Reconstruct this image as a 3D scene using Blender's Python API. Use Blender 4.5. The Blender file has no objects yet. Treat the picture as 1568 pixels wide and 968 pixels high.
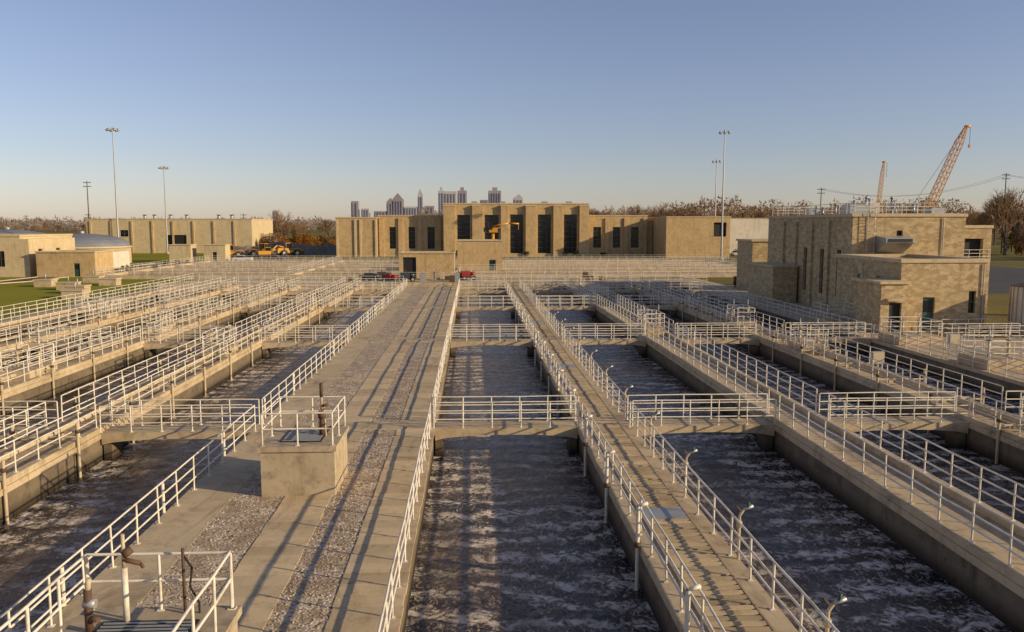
import bpy, math, random
from mathutils import Vector, noise as mnoise
random.seed(7)
R=random.Random(11)
sc=bpy.context.scene
sc.view_settings.view_transform='Standard'
sc.view_settings.look='None'
sc.view_settings.exposure=0
# ---------------------------------------------------------------- materials
def newmat(name):
    m=bpy.data.materials.new(name); m.use_nodes=True
    nt=m.node_tree; b=nt.nodes['Principled BSDF']
    return m,nt,b
def N(nt,t,**k):
    n=nt.nodes.new(t)
    for a,v in k.items(): setattr(n,a,v)
    return n
def coords(nt,scale=(1,1,1)):
    tc=N(nt,'ShaderNodeNewGeometry'); mp=N(nt,'ShaderNodeMapping')
    mp.inputs['Scale'].default_value=scale
    nt.links.new(tc.outputs['Position'],mp.inputs['Vector']); return mp.outputs['Vector']
def noise(nt,vec,scale,detail=5,rough=.6,dist=0):
    n=N(nt,'ShaderNodeTexNoise'); n.inputs['Scale'].default_value=scale; n.inputs['Detail'].default_value=detail
    n.inputs['Roughness'].default_value=rough; n.inputs['Distortion'].default_value=dist
    nt.links.new(vec,n.inputs['Vector']); return n.outputs['Fac']
def ramp(nt,fac,stops):
    r=N(nt,'ShaderNodeValToRGB'); cr=r.color_ramp
    while len(cr.elements)<len(stops): cr.elements.new(.5)
    for e,(p,c) in zip(cr.elements,stops):
        e.position=p; e.color=(c[0],c[1],c[2],1) if hasattr(c,'__len__') else (c,c,c,1)
    nt.links.new(fac,r.inputs['Fac']); return r.outputs['Color']
def mrange(nt,f,a,b,va=0,vb=1):
    r=N(nt,'ShaderNodeMapRange'); 
    for i,v in enumerate((a,b,va,vb)): r.inputs[i+1].default_value=v
    nt.links.new(f,r.inputs[0]); return r.outputs[0]
def mth(nt,op,a,c):
    n=N(nt,'ShaderNodeMath'); n.operation=op
    for s,v in ((n.inputs[0],a),(n.inputs[1],c)):
        if hasattr(v,'node'): nt.links.new(v,s)
        else: s.default_value=v
    return n.outputs[0]
def mix(nt,a,b,fac,mode='MIX'):
    m=N(nt,'ShaderNodeMix'); m.data_type='RGBA'; m.blend_type=mode
    for s,v in ((m.inputs[6],a),(m.inputs[7],b)):
        if hasattr(v,'node'): nt.links.new(v,s)
        else: s.default_value=(v[0],v[1],v[2],1)
    if hasattr(fac,'node'): nt.links.new(fac,m.inputs[0])
    else: m.inputs[0].default_value=fac
    return m.outputs[2]
def bump(nt,b,h,strength,dist):
    n=N(nt,'ShaderNodeBump'); n.inputs['Strength'].default_value=strength; n.inputs['Distance'].default_value=dist
    nt.links.new(h,n.inputs['Height']); nt.links.new(n.outputs['Normal'],b.inputs['Normal'])
def mottled(name,c1,c2,c3,s1=.35,s2=4,rough=.85,bs=.25,bd=.012,streak=True,attr=False,wet=None,grime=0):
    m,nt,b=newmat(name); v=coords(nt)
    n1=noise(nt,v,s1,5,.65,.4); n2=noise(nt,v,s2,6,.7)
    col=mix(nt,ramp(nt,n1,[(.35,c1),(.65,c2)]),c3,ramp(nt,n2,[(.5,0),(.72,.85)]))
    if grime:
        n4=noise(nt,coords(nt,(1,.35,1)),.55,7,.75,1.0)
        col=mix(nt,col,(c3[0]*.55,c3[1]*.5,c3[2]*.45),ramp(nt,n4,[(.52,0),(.68,grime)]))
    if streak:
        v2=coords(nt,(1.5,1.5,.12)); n3=noise(nt,v2,1.3,5,.7)
        col=mix(nt,col,(c1[0]*.45,c1[1]*.42,c1[2]*.4),ramp(nt,n3,[(.54,0),(.75,.6)]))
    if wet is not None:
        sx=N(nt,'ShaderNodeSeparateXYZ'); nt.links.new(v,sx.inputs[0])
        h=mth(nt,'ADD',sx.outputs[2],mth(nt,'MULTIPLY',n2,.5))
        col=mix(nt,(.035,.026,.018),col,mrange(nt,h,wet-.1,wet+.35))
    if attr:
        a=N(nt,'ShaderNodeAttribute'); a.attribute_name='shade'
        col=mix(nt,col,a.outputs['Color'],1,'MULTIPLY')
    nt.links.new(col,b.inputs['Base Color']); b.inputs['Roughness'].default_value=rough
    b.inputs['Specular IOR Level'].default_value=.2
    bump(nt,b,noise(nt,v,s2*5,3,.6),bs,bd)
    return m
M={}
M['conc']=mottled('concrete',(.47,.36,.225),(.57,.45,.29),(.27,.20,.12),.3,1.6,streak=False,grime=.6)
M['plank']=mottled('precast_plank',(.56,.42,.25),(.65,.50,.31),(.38,.28,.165),.4,2.5,attr=True,streak=False,grime=.45)
M['boxc']=mottled('weathered_concrete',(.40,.315,.205),(.48,.385,.26),(.22,.17,.115),.8,2.5,grime=.4)
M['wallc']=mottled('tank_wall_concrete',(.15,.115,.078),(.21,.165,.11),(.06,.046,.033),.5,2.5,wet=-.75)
M['brick']=mottled('tan_stone',(.47,.325,.155),(.56,.40,.205),(.32,.215,.11),.5,1.3)
M['brick2']=mottled('cream_stone',(.54,.42,.24),(.60,.48,.29),(.42,.33,.2),.3,1.1)
M['white']=mottled('white_wall',(.62,.56,.45),(.68,.62,.51),(.5,.45,.36),.3,1.1)
M['cap']=mottled('coping_stone',(.52,.41,.25),(.58,.46,.29),(.40,.32,.2),.5,2)
M['asph']=mottled('asphalt',(.07,.066,.06),(.10,.095,.085),(.05,.048,.045),.2,2,streak=False)
M['roofm']=mottled('roof_membrane',(.17,.18,.2),(.22,.235,.26),(.14,.15,.17),.2,2,streak=False)
M['rubble']=mottled('rubble',(.16,.13,.1),(.24,.19,.14),(.08,.07,.05),.5,2,streak=False)
def stone():
    m,nt,b=newmat('ashlar_stone'); v=coords(nt,(1,1,2.0))
    vo=N(nt,'ShaderNodeTexVoronoi'); vo.distance='CHEBYCHEV'; vo.inputs['Scale'].default_value=2.4; nt.links.new(v,vo.inputs['Vector'])
    bw=N(nt,'ShaderNodeRGBToBW'); nt.links.new(vo.outputs['Color'],bw.inputs[0])
    n=noise(nt,v,1.2,6,.7)
    col=mix(nt,ramp(nt,bw.outputs[0],[(.2,(.38,.275,.145)),(.5,(.46,.345,.19)),(.8,(.56,.43,.25))]),(.28,.2,.11),ramp(nt,n,[(.45,0),(.7,.75)]))
    n3=noise(nt,coords(nt,(1.5,1.5,.1)),1.2,5)
    col=mix(nt,col,(.16,.125,.08),ramp(nt,n3,[(.56,0),(.75,.55)]))
    nt.links.new(col,b.inputs['Base Color']); b.inputs['Roughness'].default_value=.9; b.inputs['Specular IOR Level'].default_value=.2
    bump(nt,b,bw.outputs[0],.3,.02); return m
M['stone']=stone()
def paint(name,c,rough=.5,met=0,dirt=.5,dc=None):
    m,nt,b=newmat(name); v=coords(nt)
    dc=dc or (c[0]*.5,c[1]*.45,c[2]*.38)
    col=mix(nt,c,dc,ramp(nt,noise(nt,v,2.5,4,.7),[(.48,0),(.75,dirt)]))
    nt.links.new(col,b.inputs['Base Color']); b.inputs['Roughness'].default_value=rough; b.inputs['Metallic'].default_value=met
    return m
M['rail']=paint('railing_paint',(.76,.69,.57),.45,0,.8,(.38,.29,.19))
M['pipe']=paint('pipe_paint',(.52,.42,.27),.55,0,.7,(.24,.17,.1))
M['rust']=paint('rusty_iron',(.10,.06,.038),.8,.1,.9,(.16,.065,.03))
M['steel']=paint('galvanised_steel',(.4,.4,.4),.45,.4)
M['dark']=paint('dark_opening',(.012,.012,.013),.7)
M['slat_base']=mottled('dark_slat_base',(.035,.028,.02),(.055,.045,.032),(.02,.016,.012),1,5,streak=False)
M['grate']=paint('grating_bar',(.40,.31,.2),.7,.1,.8)
M['yellow']=paint('machine_yellow',(.60,.28,.02),.45,0,.6)
M['orange']=paint('crane_orange',(.62,.30,.06),.5,0,.5)
M['red']=paint('red_paint',(.30,.022,.018),.5)
M['green']=paint('green_door_paint',(.02,.075,.06),.5)
M['carw']=paint('car_white',(.7,.7,.7),.3)
M['card']=paint('car_dark',(.04,.045,.055),.3)
M['tyre']=paint('tyre_rubber',(.02,.02,.02),.9)
M['mull']=paint('window_frame',(.09,.08,.06),.6)
M['lampg']=paint('lamp_lens',(.7,.7,.68),.2)
def glass():
    m,nt,b=newmat('window_glass'); b.inputs['Base Color'].default_value=(.012,.016,.018,1); b.inputs['Roughness'].default_value=.12
    bump(nt,b,noise(nt,coords(nt),.8,2),.15,.1); return m
M['glass']=glass()
def gravel():
    m,nt,b=newmat('gravel'); v=coords(nt)
    vo=N(nt,'ShaderNodeTexVoronoi'); vo.inputs['Scale'].default_value=13; nt.links.new(v,vo.inputs['Vector'])
    bw=N(nt,'ShaderNodeRGBToBW'); nt.links.new(vo.outputs['Color'],bw.inputs[0])
    n=noise(nt,v,1.2,5)
    col=ramp(nt,bw.outputs[0],[(.15,(.2,.145,.095)),(.45,(.46,.365,.26)),(.85,(.66,.54,.41))])
    col=mix(nt,col,(.3,.215,.135),ramp(nt,n,[(.42,0),(.66,.85)]))
    nt.links.new(col,b.inputs['Base Color']); b.inputs['Roughness'].default_value=.95; b.inputs['Specular IOR Level'].default_value=.2
    bump(nt,b,mth(nt,'SUBTRACT',1,vo.outputs['Distance']),.5,.025); return m
M['gravel']=gravel()
def water():
    m,nt,b=newmat('aerated_water'); v=coords(nt)
    big=noise(nt,v,.16,3,.5)
    base=mix(nt,(.018,.017,.022),(.085,.055,.035),mrange(nt,big,.38,.6))
    w=N(nt,'ShaderNodeTexWave'); w.wave_type='BANDS'; w.bands_direction='Y'
    w.inputs['Scale'].default_value=.24; w.inputs['Distortion'].default_value=11; w.inputs['Detail'].default_value=5
    w.inputs['Detail Scale'].default_value=1.1; w.inputs['Detail Roughness'].default_value=.72
    nt.links.new(v,w.inputs['Vector'])
    f1=mth(nt,'MULTIPLY',mrange(nt,w.outputs['Fac'],.32,.85),mrange(nt,noise(nt,v,2.3,8,.78,1.4),.45,.54))
    f2=mrange(nt,noise(nt,coords(nt,(1.2,.7,1)),4,8,.8,1.2),.52,.63,0,.85)
    patch=mrange(nt,noise(nt,coords(nt,(1,.45,1)),.28,4,.6),.34,.52)
    f=mth(nt,'MULTIPLY',mth(nt,'MAXIMUM',f1,f2),patch)
    col=mix(nt,base,(.80,.68,.56),f)
    nt.links.new(col,b.inputs['Base Color'])
    nt.links.new(mrange(nt,f,0,1,.10,.7),b.inputs['Roughness'])
    b.inputs['IOR'].default_value=1.33
    h=mth(nt,'ADD',noise(nt,v,1.5,5,.62,1.0),mth(nt,'MULTIPLY',f,.2))
    bump(nt,b,h,.6,.16)
    return m
M['water']=water()
def grass(name,a,b_,c):
    m,nt,b=newmat(name); v=coords(nt)
    n1=noise(nt,v,.03,5,.6,.5); n2=noise(nt,v,.6,6,.7); n3=noise(nt,v,8,4,.8)
    col=mix(nt,ramp(nt,n1,[(.38,a),(.6,b_)]),c,ramp(nt,n2,[(.45,0),(.7,.75)]))
    col=mix(nt,col,(.06,.07,.02),ramp(nt,n3,[(.5,0),(.7,.5)]))
    nt.links.new(col,b.inputs['Base Color']); b.inputs['Roughness'].default_value=1; b.inputs['Specular IOR Level'].default_value=0
    bump(nt,b,n3,.4,.04); return m
M['lawn']=grass('lawn_grass',(.20,.21,.03),(.27,.26,.04),(.33,.24,.06))
M['field']=grass('field_ground',(.15,.14,.05),(.23,.19,.08),(.2,.15,.075))
def leafm(name,c1,c2,s=.2):
    m,nt,b=newmat(name); v=coords(nt)
    col=ramp(nt,noise(nt,v,s,3,.7),[(.35,c1),(.65,c2)])
    nt.links.new(col,b.inputs['Base Color']); b.inputs['Roughness'].default_value=1; b.inputs['Specular IOR Level'].default_value=0; return m
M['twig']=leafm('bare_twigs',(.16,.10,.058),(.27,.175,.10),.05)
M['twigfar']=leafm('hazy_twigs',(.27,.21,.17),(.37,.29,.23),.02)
M['bark']=leafm('bark',(.09,.07,.05),(.15,.11,.08))
M['leaf']=leafm('autumn_leaves',(.16,.08,.022),(.32,.14,.03))
M['bush']=leafm('evergreen_foliage',(.022,.032,.012),(.05,.06,.022),.5)
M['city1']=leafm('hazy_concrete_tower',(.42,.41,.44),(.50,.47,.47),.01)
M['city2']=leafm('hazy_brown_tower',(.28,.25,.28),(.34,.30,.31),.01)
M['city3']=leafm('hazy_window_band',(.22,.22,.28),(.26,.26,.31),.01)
# ---------------------------------------------------------------- mesh builder
class MB:
    def __init__(s): s.v=[];s.f=[];s.mi=[];s.mats=[];s.sm=[];s.sh=[];s.cs=1.0
    def m(s,k):
        if k not in s.mats: s.mats.append(k)
        return s.mats.index(k)
    def face(s,idx,k,sm=False):
        s.f.append(idx); s.mi.append(s.m(k)); s.sm.append(sm); s.sh.append(s.cs)
    def box(s,x0,x1,y0,y1,z0,z1,k):
        b=len(s.v)
        s.v+=[(x0,y0,z0),(x1,y0,z0),(x1,y1,z0),(x0,y1,z0),(x0,y0,z1),(x1,y0,z1),(x1,y1,z1),(x0,y1,z1)]
        for q in ((0,3,2,1),(4,5,6,7),(0,1,5,4),(1,2,6,5),(2,3,7,6),(3,0,4,7)): s.face([b+i for i in q],k)
    def tube(s,p,q,r,k,n=6,r2=None,cap=False):
        p=Vector(p);q=Vector(q);d=q-p
        if d.length<1e-6: return
        d.normalize(); a=d.orthogonal().normalized(); c=d.cross(a)
        r2=r if r2 is None else r2; b=len(s.v)
        for i in range(n):
            t=2*math.pi*i/n; o=a*math.cos(t)+c*math.sin(t)
            s.v.append(tuple(p+o*r)); s.v.append(tuple(q+o*r2))
        for i in range(n):
            j=(i+1)%n; s.face([b+2*i,b+2*j,b+2*j+1,b+2*i+1],k,n>4)
        if cap:
            s.face([b+2*i for i in range(n)][::-1],k); s.face([b+2*i+1 for i in range(n)],k)
    def poly(s,pts,k):
        b=len(s.v); s.v+=[tuple(p) for p in pts]; s.face(list(range(b,b+len(pts))),k)
    def prism(s,pts,axis,a,b_,k):
        def P(t,q): return (t,q[0],q[1]) if axis=='x' else ((q[0],t,q[1]) if axis=='y' else (q[0],q[1],t))
        n=len(pts); b=len(s.v)
        s.v+=[P(a,q) for q in pts]+[P(b_,q) for q in pts]
        for i in range(n):
            j=(i+1)%n; s.face([b+i,b+j,b+n+j,b+n+i],k)
        s.face(list(range(b,b+n))[::-1],k); s.face(list(range(b+n,b+2*n)),k)
    def obj(s,name,parent=None,fixn=True,shade=False,loc=None):
        me=bpy.data.meshes.new(name); me.from_pydata(s.v,[],s.f)
        for k in s.mats: me.materials.append(M[k])
        me.polygons.foreach_set('material_index',s.mi); me.polygons.foreach_set('use_smooth',s.sm)
        if shade:
            ca=me.color_attributes.new('shade','FLOAT_COLOR','CORNER'); d=[]
            for f,c in zip(s.f,s.sh): d+= [c,c,c,1]*len(f)
            ca.data.foreach_set('color',d)
        me.update()
        if fixn:
            import bmesh
            bm=bmesh.new(); bm.from_mesh(me); bmesh.ops.recalc_face_normals(bm,faces=bm.faces); bm.to_mesh(me); bm.free()
        o=bpy.data.objects.new(name,me); sc.collection.objects.link(o)
        if parent: o.parent=parent
        if loc: o.location=loc
        return o
def empty(name,loc=(0,0,0)):
    e=bpy.data.objects.new(name,None); e.location=loc; sc.collection.objects.link(e); return e
# ---------------------------------------------------------------- ground
X0,X1,Y0,Y1=-43,36,-6,130
g=MB(); F=9000; z=-.1
xs=[-F,X0,X1,F]; ys=[-F,Y0,Y1,F]
for i in range(3):
    for j in range(3):
        if i==1 and j==1: continue
        g.poly([(xs[i],ys[j],z),(xs[i+1],ys[j],z),(xs[i+1],ys[j+1],z),(xs[i],ys[j+1],z)],'field')
g.obj('ground',fixn=False)
def sheet(name,pts,zz,k):
    g=MB(); 
    a=sum(pts[i][0]*pts[(i+1)%len(pts)][1]-pts[(i+1)%len(pts)][0]*pts[i][1] for i in range(len(pts)))
    if a<0: pts=pts[::-1]
    g.poly([(p[0],p[1],zz) for p in pts],k); return g.obj(name,fixn=False)
sheet('lawn',[(-190,30),(-43.2,30),(-43.2,136),(-62.5,136),(-62.5,192),(-190,192)],z+.004,'lawn')
sheet('lawn',[(-130,200),(-56,200),(-56,262),(-130,262)],z+.004,'lawn')
def ribbon(name,pts,w,k,zz):
    g=MB()
    L=[];Rr=[]
    for i,p in enumerate(pts):
        a=Vector(pts[max(i-1,0)]);b=Vector(pts[min(i+1,len(pts)-1)]);d=(b-a).normalized();n=Vector((-d.y,d.x))
        L.append(Vector(p)+n*w/2);Rr.append(Vector(p)-n*w/2)
    for i in range(len(pts)-1):
        g.poly([(*L[i],zz),(*Rr[i],zz),(*Rr[i+1],zz),(*L[i+1],zz)],k)
        for S_ in (L,Rr):
            a,b=S_[i],S_[i+1]; d=(b-a).normalized(); n=Vector((-d.y,d.x))*(.08)
            bb=len(g.v)
            for q in (a-n,a+n,b+n,b-n): g.v.append((q.x,q.y,zz-.02))
            for q in (a-n,a+n,b+n,b-n): g.v.append((q.x,q.y,zz+.12))
            for q in ((4,5,6,7),(0,1,5,4),(1,2,6,5),(2,3,7,6),(3,0,4,7)): g.face([bb+t for t in q],'cap')
    g.obj(name,fixn=False)
ribbon('road',[(-130,92),(-95,100),(-78,112),(-70,128),(-69,150),(-69,188)],5,'asph',z+.012)
sheet('road',[(-130,192.1),(140,192.1),(140,199),(-130,199)],z+.008,'asph')
sheet('pavement',[(36.01,20),(95,20),(95,60),(36.01,60)],z+.006,'conc')
sheet('parking_lot',[(56,100),(110,100),(110,191),(56,191)],z+.006,'asph')
# ---------------------------------------------------------------- tanks
walls=[(-43,-40.7),(-34.5,-32.2),(-26,-23.7),(-17.5,-15.3),(-9.1,-1.65),(4.5,6.75),(12.97,15.3),(21.5,23.8),(30,36)]
KERB=(12.97,21.5,-17.5,-26,-34.5)
TE=114; WZ=-1.2
bridgesY=[34.2,60,85,106]
e=empty('aeration_basin')
g=MB()
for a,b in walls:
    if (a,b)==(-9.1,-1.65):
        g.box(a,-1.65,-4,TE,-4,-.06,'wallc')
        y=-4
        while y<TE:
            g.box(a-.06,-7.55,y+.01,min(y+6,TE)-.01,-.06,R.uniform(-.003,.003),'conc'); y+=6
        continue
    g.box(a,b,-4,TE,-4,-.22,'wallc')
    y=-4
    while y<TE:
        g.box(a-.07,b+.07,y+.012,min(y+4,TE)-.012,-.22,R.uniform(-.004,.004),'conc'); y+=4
    if a in KERB:
        g.box(a-.02,a+.28,-4,TE,0.006,.22,'conc'); g.box(b-.28,b+.02,-4,TE,0.006,.22,'conc')
g.box(X0,X1,TE,Y1,-4,0,'conc'); g.box(X0,X1,Y0,-4,-4,0,'conc')
g.box(X0+.3,X1-6,TE+.6,TE+1.0,0.002,.5,'conc')
g.box(-8.9,-1.8,TE-.5,TE+.58,.005,.12,'conc')
g.obj('basin_walls',e)
sheet('water',[(X0,-4),(X1,-4),(X1,TE),(X0,TE)],WZ,'water')
g=MB()
GS=((-7.55,-5.9),(-4.45,-3.15)); PS=((-5.9,-4.45),(-3.15,-1.58))
for a,b in GS: g.box(a,b,-4,TE,-.06,-.008,'gravel')
g.obj('gravel_strip')
g=MB()
for i in range(9000):
    a,b=R.choice(GS); x=R.uniform(a-.08,b+.08)
    y=9+38*R.random()**1.5; s=R.uniform(.018,.042); zz=-.008
    b=len(g.v)
    for k in range(4):
        t=k*1.57+R.random(); g.v.append((x+s*math.cos(t),y+s*math.sin(t),zz))
    g.v.append((x+R.uniform(-.01,.01),y,zz+s*R.uniform(.5,.9)))
    for k in range(4): g.face([b+k,b+(k+1)%4,b+4],'gravel')
g.obj('loose_gravel')
g=MB()
y=-4
while y<TE:
    for a,b in PS:
        g.cs=.8+.28*R.random(); dz=R.uniform(-.005,.006)
        g.box(a+R.uniform(-.015,.015),b+R.uniform(-.015,.015),y+.016,y+.6-.016,-.055,.01+dz,'plank')
    y+=.6
g.obj('precast_plank_walkway',e,shade=True)
g=MB()
for yb in bridgesY: g.box(-7.5,-1.7,yb-.55,yb+.75,-.01,.03,'conc')
g.obj('cross_slab',e)
g=MB()
y=-3; gx0,gx1=5.0,6.25; i=0
while y<TE-.3:
    g.cs=.66+.36*R.random()
    if i%12==0: g.box(gx0,gx1,y,y+.3,.003,.06,'plank')
    else: g.box(gx0+R.uniform(-.01,.01),gx1,y,y+.17,.004,.045+R.uniform(-.004,.004),'plank')
    y+=.25 if i%12 else .36; i+=1
for x in (gx0-.07,gx1+.02): g.box(x,x+.05,-3,TE,.004,.05,'grate')
g.box(gx0-.01,gx1+.01,-3,TE,.0042,.0075,'slat_base')  # dark sheet under the slats, showing through the gaps
for yy in (22.6,48,71): g.box(gx0+.02,gx1-.02,yy,yy+.9,.05,.065,'steel')
g.obj('slatted_walkway',e,shade=True)
tanks=[(walls[i][1],walls[i+1][0]) for i in range(len(walls)-1)]
H3=(1.1,.74,.38)
def rail(pts,gaps=(),heights=H3,sp=1.5,r=.029,k='rail',z0=0,name='pipe_railing'):
    g=MB()
    for (ax,ay),(bx,by) in zip(pts[:-1],pts[1:]):
        L=math.hypot(bx-ax,by-ay); ux,uy=(bx-ax)/L,(by-ay)/L
        segs=[]; c=0
        for g0,g1 in sorted(gaps):
            if g0>c: segs.append((c,g0))
            c=max(c,g1)
        if c<L: segs.append((c,L))
        for s0,s1 in segs:
            n=max(1,round((s1-s0)/sp)); 
            P=[]
            for i in range(n+1):
                t=s0+(s1-s0)*i/n; x=ax+ux*t+R.uniform(-.015,.015)*uy; y=ay+uy*t+R.uniform(-.015,.015)*ux
                dz=R.uniform(-.012,.012)
                P.append((x,y,dz)); lean=R.uniform(-.02,.02)
                g.tube((x,y,z0),(x+lean*uy,y+lean*ux,z0+heights[0]),r,k)
                g.box(x-.06,x+.06,y-.06,y+.06,z0+.001,z0+.02,k)
            for h in heights:
                for p,q in zip(P[:-1],P[1:]): g.tube((p[0],p[1],z0+h+p[2]),(q[0],q[1],z0+h+q[2]),r*.95,k)
    return g.obj(name,fixn=False)
gy=lambda off:[(yb-.62-off,yb+.62-off) for yb in bridgesY]
START=5
for a,b in tanks:
    for yb in bridgesY:
        g=MB(); n=14; w=b-a
        prof=[(a+.075,.02),(b-.075,.02)]+[(b-.075-(w-.15)*i/n,-.48+.22*(4*(i/n)*(1-i/n))**.6) for i in range(n+1)]
        g.prism(prof,'y',yb-.65,yb+.65,'conc')
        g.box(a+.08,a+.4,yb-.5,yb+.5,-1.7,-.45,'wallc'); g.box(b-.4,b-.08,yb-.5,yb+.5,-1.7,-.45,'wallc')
        g.obj('footbridge')
        for s in(-.55,.55):
            rail([(a+.02,yb+s),(b-.02,yb+s)],sp=1.25,z0=.02)
for i,(a,b) in enumerate(walls):
    la,rb=a+.1,b-.1; zk=.22 if a in KERB else 0
    if i>0: rail([(la,START),(la,TE-.3)],gaps=gy(START),z0=zk)
    if i<8: rail([(rb,START),(rb,TE-.3)],gaps=gy(START),z0=zk)
rail([(-42.9,START),(-42.9,TE+14)],sp=2)
rail([(35.8,START),(35.8,60)],sp=2)
rail([(32.6,START+10),(32.6,58)],sp=2)
for a,b in tanks: rail([(a,TE+.2),(b,TE+.2)])
rail([(X0+.5,Y1-.4),(X1-.5,Y1-.4)],sp=2)
rail([(X0+.5,TE+6),(-10,TE+6)],sp=2); rail([(0,TE+6),(X1-1,TE+6)],sp=2)
def header(xc,side,r=.11,sp=5,y0=5,y1=112,edge=1.05,zc=.4,k='pipe'):
    g=MB(); g.tube((xc,y0,zc),(xc,y1,zc),r,k,10,cap=True)
    y=y0+1.5
    while y<y1:
        for s in side:
            xe=xc+s*edge
            g.tube((xc,y,zc),(xe,y,zc+.0),.05,k); g.tube((xe,y,zc+.55),(xe,y,-1.7),.06,k,8)
            g.tube((xe,y,zc+.15),(xe,y,zc+.28),.1,'rust',8,cap=True)
        g.box(xc-.12,xc+.12,y+1,y+1.2,0.006,zc-r+.02,'conc')
        g.tube((xc,y+2.4,zc),(xc,y+2.48,zc),r*1.35,k,10,cap=True)
        y+=sp
    g.obj('air_header_pipe')
header(-16.4,(-1,1),edge=1.22); header(-24.85,(-1,1),edge=1.27); header(-33.35,(1,),edge=1.27); header(22.65,(-1,1),edge=1.27,sp=5)
for y in [15.7+5*i for i in range(19)]:
    if min(abs(y-b) for b in bridgesY)<.9: continue
    g=MB(); g.tube((4.36,y,1.12),(4.36,y,-1.7),.055,'rail',8); g.tube((4.36,y,1.12),(4.62,y,1.2),.045,'rail',8,cap=True)
    g.tube((4.36,y,.0),(4.36,y,.14),.09,'rust',8,cap=True); g.tube((4.20,y,-.75),(4.36,y,-.75),.03,'pipe')
    g.tube((4.36,y,-.3),(4.5,y,-.3),.04,'steel')
    g.obj('air_drop_pipe')
for y in [14.6+5.2*i for i in range(18)]:
    if min(abs(y-b) for b in bridgesY)<.9: continue
    g=MB(); x=6.78
    g.tube((x,y,-1.6),(x,y,1.15),.04,'pipe',8); g.tube((x,y,1.15),(x+.1,y,1.3),.04,'pipe',8)
    g.tube((x+.1,y,1.3),(x+.34,y,1.40),.035,'steel',8,r2=.05,cap=True); g.tube((x+.02,y,1.28),(x-.12,y-.02,1.42),.025,'rust',8,cap=True)
    g.tube((x+.2,y,1.36),(x+.24,y,1.5),.035,'green',8,cap=True)
    g.tube((x,y,.85),(x,y,1.0),.075,'pipe',8,cap=True)
    g.obj('spray_hydrant')
for y in [12+6*i for i in range(17)]:
    g=MB(); g.tube((-9.2,y,-1.7),(-9.2,y,.9),.05,'rail',8); g.obj('air_drop_pipe')
# ---------------------------------------------------------------- valve chambers on the promenade
def chamber(x0,x1,y0,y1,h):
    e=empty('valve_chamber')
    g=MB(); g.box(x0,x1,y0,y1,-.03,h-.16,'boxc')
    g.box(x0-.07,x1+.07,y0-.07,y1+.07,h-.16,h,'boxc'); 
    g.box(x0+.5,x1-.5,y0+.5,y1-.5,h+.002,h+.03,'dark')
    y=y0+.55
    while y<y1-.55: g.box(x0+.55,x1-.55,y,y+.04,h+.031,h+.05,'steel'); y+=.12
    g.obj('chamber_box',e)
    a=.06; c=[(x0+a,y0+a),(x1-a,y0+a),(x1-a,y1-a),(x0+a,y1-a),(x0+a,y0+a)]
    o=rail(c,heights=(1.05,.55),sp=1.15,z0=h,name='chamber_railing',r=.03); o.parent=e
    return e
def operator(e,cx,cy,h):
    g=MB()
    g.tube((cx,cy,h),(cx,cy,h+.7),.09,'rust',10,r2=.06,cap=True); g.tube((cx,cy,h+.6),(cx,cy,h+.78),.13,'rust',10,cap=True)
    g.tube((cx,cy,h+.78),(cx,cy,h+1.75),.04,'pipe',8,cap=True)
    g.tube((cx,cy,h+1.3),(cx,cy,h+1.75),.06,'rust',8,cap=True)
    g.tube((cx,cy,h+1.0),(cx+.22,cy,h+1.05),.05,'rust',8,cap=True)
    g.tube((cx+.1,cy+.1,h+.2),(cx+.5,cy+.2,h+.35),.04,'rust',6,cap=True)
    for dx in(-.12,.12): g.tube((cx+dx,cy,h),(cx+dx*.6,cy,h+1.0),.025,'pipe',6)
    g.obj('gate_valve_operator',e)
e1=chamber(-6.65,-4.35,25.3,27.9,1.6); operator(e1,-4.95,26.6,1.6)
e2=chamber(-6.95,-4.3,11.3,14.4,1.6)
g=MB()
x,y,h=-6.05,13.9,1.6
g.tube((x,y,h),(x,y,h+1.0),.055,'rail',10,cap=True); g.tube((x,y,h+1.0),(x,y,h+1.6),.035,'pipe',8,cap=True)
g.tube((x-.02,y,h+1.15),(x+.26,y+.05,h+1.05),.045,'rust',8,cap=True); g.tube((x+.03,y,h+1.33),(x+.1,y,h+1.22),.09,'rust',8,cap=True)
g.tube((x+.26,y+.05,h+1.05),(x+.31,y+.05,h+.97),.03,'rust',6,cap=True)
g.tube((-6.55,13.6,h),(-6.55,13.6,h+.75),.07,'rust',8,cap=True); g.tube((-6.55,13.6,h+.7),(-6.52,13.6,h+.95),.05,'pipe',8,cap=True); g.tube((-6.62,13.6,h+.5),(-6.42,13.6,h+.5),.08,'steel',8,cap=True); g.tube((-6.55,13.6,h+.25),(-6.35,13.5,h+.25),.05,'rust',8,cap=True)
g.tube((-5.15,14.2,h),(-5.15,14.2,h+1.2),.03,'rust',6,cap=True)
pp=[(-5.15,14.2,h+1.1),(-5.0,14.2,h+.85),(-5.05,14.2,h+.5),(-4.9,14.2,h+.2),(-4.9,14.2,h)]
for a,b in zip(pp[:-1],pp[1:]): g.tube(a,b,.02,'tyre',5)
g.obj('valve_stem',e2)
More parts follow.
